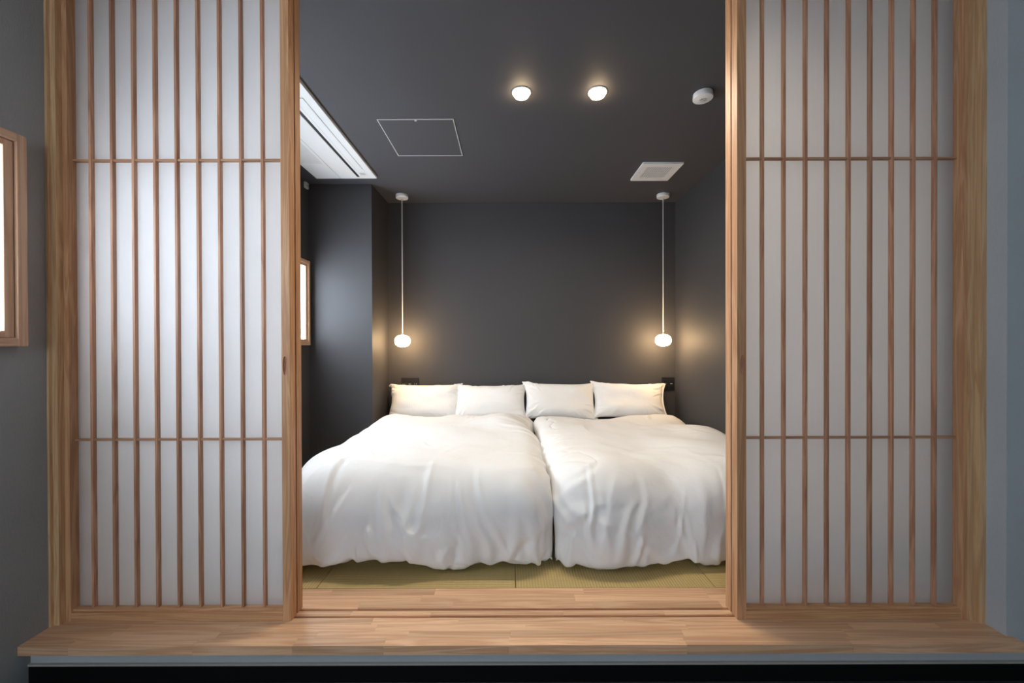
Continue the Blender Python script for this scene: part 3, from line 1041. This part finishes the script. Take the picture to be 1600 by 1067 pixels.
# pillows: inflated cases with a flat hem along one or both short ends
def sim_pillow(name, seed, flange_l, flange_r, W=0.63, L=0.355):
    rng = np.random.default_rng(seed)
    Wt = W + flange_l + flange_r
    nu, nv = int(round(Wt / 0.0125)) + 1, int(round(L / 0.0125)) + 1
    u = np.linspace(-W / 2 - flange_l, W / 2 + flange_r, nu)
    v = np.linspace(-L / 2, L / 2, nv)
    U, V = np.meshgrid(u, v, indexing='ij')
    nz = 0.002 * rng.standard_normal(U.shape)
    PT = np.stack([U, V, 0.003 + nz], -1); PB = np.stack([U, V, -0.003 + nz], -1)
    X = np.concatenate([PT.reshape(-1, 3), PB[1:-1, 1:-1].reshape(-1, 3)])
    q = Quilt(X, nu, nv)
    q.edges(Wt / (nu - 1), L / (nv - 1), slack_map(nu, nv, Wt, L, 0.95, 1.02, 0.08), 0.3, 0.03)
    infill = ((U > -W / 2) & (U < W / 2))[1:-1, 1:-1].ravel()
    pr = np.clip((1 - np.abs(2 * U / W) ** 3), 0, 1) * np.clip(1 - np.abs(2 * V / L) ** 2.6, 0, 1)
    lump = (0.165 * pr ** 0.62 * (1 + 0.10 * smooth_noise(nu, nv, 4, rng)) + 0.004)[1:-1, 1:-1].ravel()
    tmax = np.where(infill, lump, 0.006)
    push = np.zeros(q.n)
    inside = np.zeros((nu, nv)); inside[(U > -W / 2) & (U < W / 2)] = 1
    push[q.T.ravel()] = inside.ravel() * 20
    push[q.B.ravel()] = inside.ravel() * 20
    run(q, 110, 8, 1 / 60, (np.zeros_like(tmax), tmax), [], [], damp=0.9, grav=0.0, push=push)
    P0 = X - X.mean(0); P1 = q.x - q.x.mean(0)          # take out the drift of the free-floating case
    uu, _, vt = np.linalg.svd(P1.T @ P0)
    q.x = P1 @ (uu @ np.diag([1, 1, np.sign(np.linalg.det(uu @ vt))]) @ vt) + X.mean(0)
    k = 1 - np.clip(np.abs(2 * X[:, 0] / W), 0, 1) ** 2
    q.x[:, 1] *= 1 - 0.09 * k                            # long edges drawn in between the corners
    k = 1 - np.clip(np.abs(2 * X[:, 1] / L), 0, 1) ** 2
    q.x[:, 0] *= 1 - 0.10 * k
    q = upsample(q)
    nu, nv = q.nu, q.nv
    segs = []
    for k in range(34):                                  # gathers running in from the seams and corners
        e = rng.integers(0, 4); a = rng.uniform(0, 1); a = a * a * 0.35 if rng.random() < 0.5 else 1 - a * a * 0.35
        ln = rng.uniform(0.05, 0.16)
        p = {0: (a * Wt, 0.01), 1: (a * Wt, L - 0.01), 2: (0.01 + flange_l, a * L), 3: (Wt - 0.01 - flange_r, a * L)}[int(e)]
        c = (Wt / 2 + rng.normal(0, 0.1), L / 2 + rng.normal(0, 0.06))
        dx, dy = c[0] - p[0], c[1] - p[1]; m = math.hypot(dx, dy)
        segs.append((p[0], p[1], p[0] + dx / m * ln, p[1] + dy / m * ln, rng.uniform(0.007, 0.013), rng.uniform(0.002, 0.005)))
    press(q, Wt, L, segs, rng, 0.003, 0.0)
    return q.mesh(name)

def pillow(x, y, z, tilt, roll, yaw, seed, fl, fr, label):
    me = sim_pillow('pillow', seed, fl, fr)
    o = obj('pillow', me, 'pillow', None, True)
    o.rotation_euler = Euler((math.radians(tilt), math.radians(roll), math.radians(yaw)), 'XYZ')
    co = np.array([v.co for v in me.vertices]) @ np.array(o.rotation_euler.to_matrix()).T
    # leans on the wall behind and stands on the mattress
    o.location = (x, YB - 0.012 - y - co[:, 1].max(), 0.302 - co[:, 2].min() - z)
    tag(o, label, 'pillow', 'pillows leaning on the back wall')
    finish_soft(o, 1)
    return o
PT_ = 65
pillow(-0.790, 0.0, 0.0, PT_, 0.0, 2, 21, 0.03, 0.012, 'white pillow beside the pillar, below the wide black plate')
pillow(-0.185, 0.0, 0.0, PT_ - 2, 0.0, -1, 22, 0.012, 0.012, 'white pillow on the pillar-side bed, next to the gap between the beds')
pillow(0.455, 0.0, 0.0, PT_ + 2, 1.0, 1, 23, 0.012, 0.02, 'white pillow on the plain-wall bed, next to the gap between the beds')
pillow(1.095, 0.0, 0.0, PT_, 2.0, -2, 24, 0.02, 0.03, 'white pillow below the small black plate, beside the plain wall')
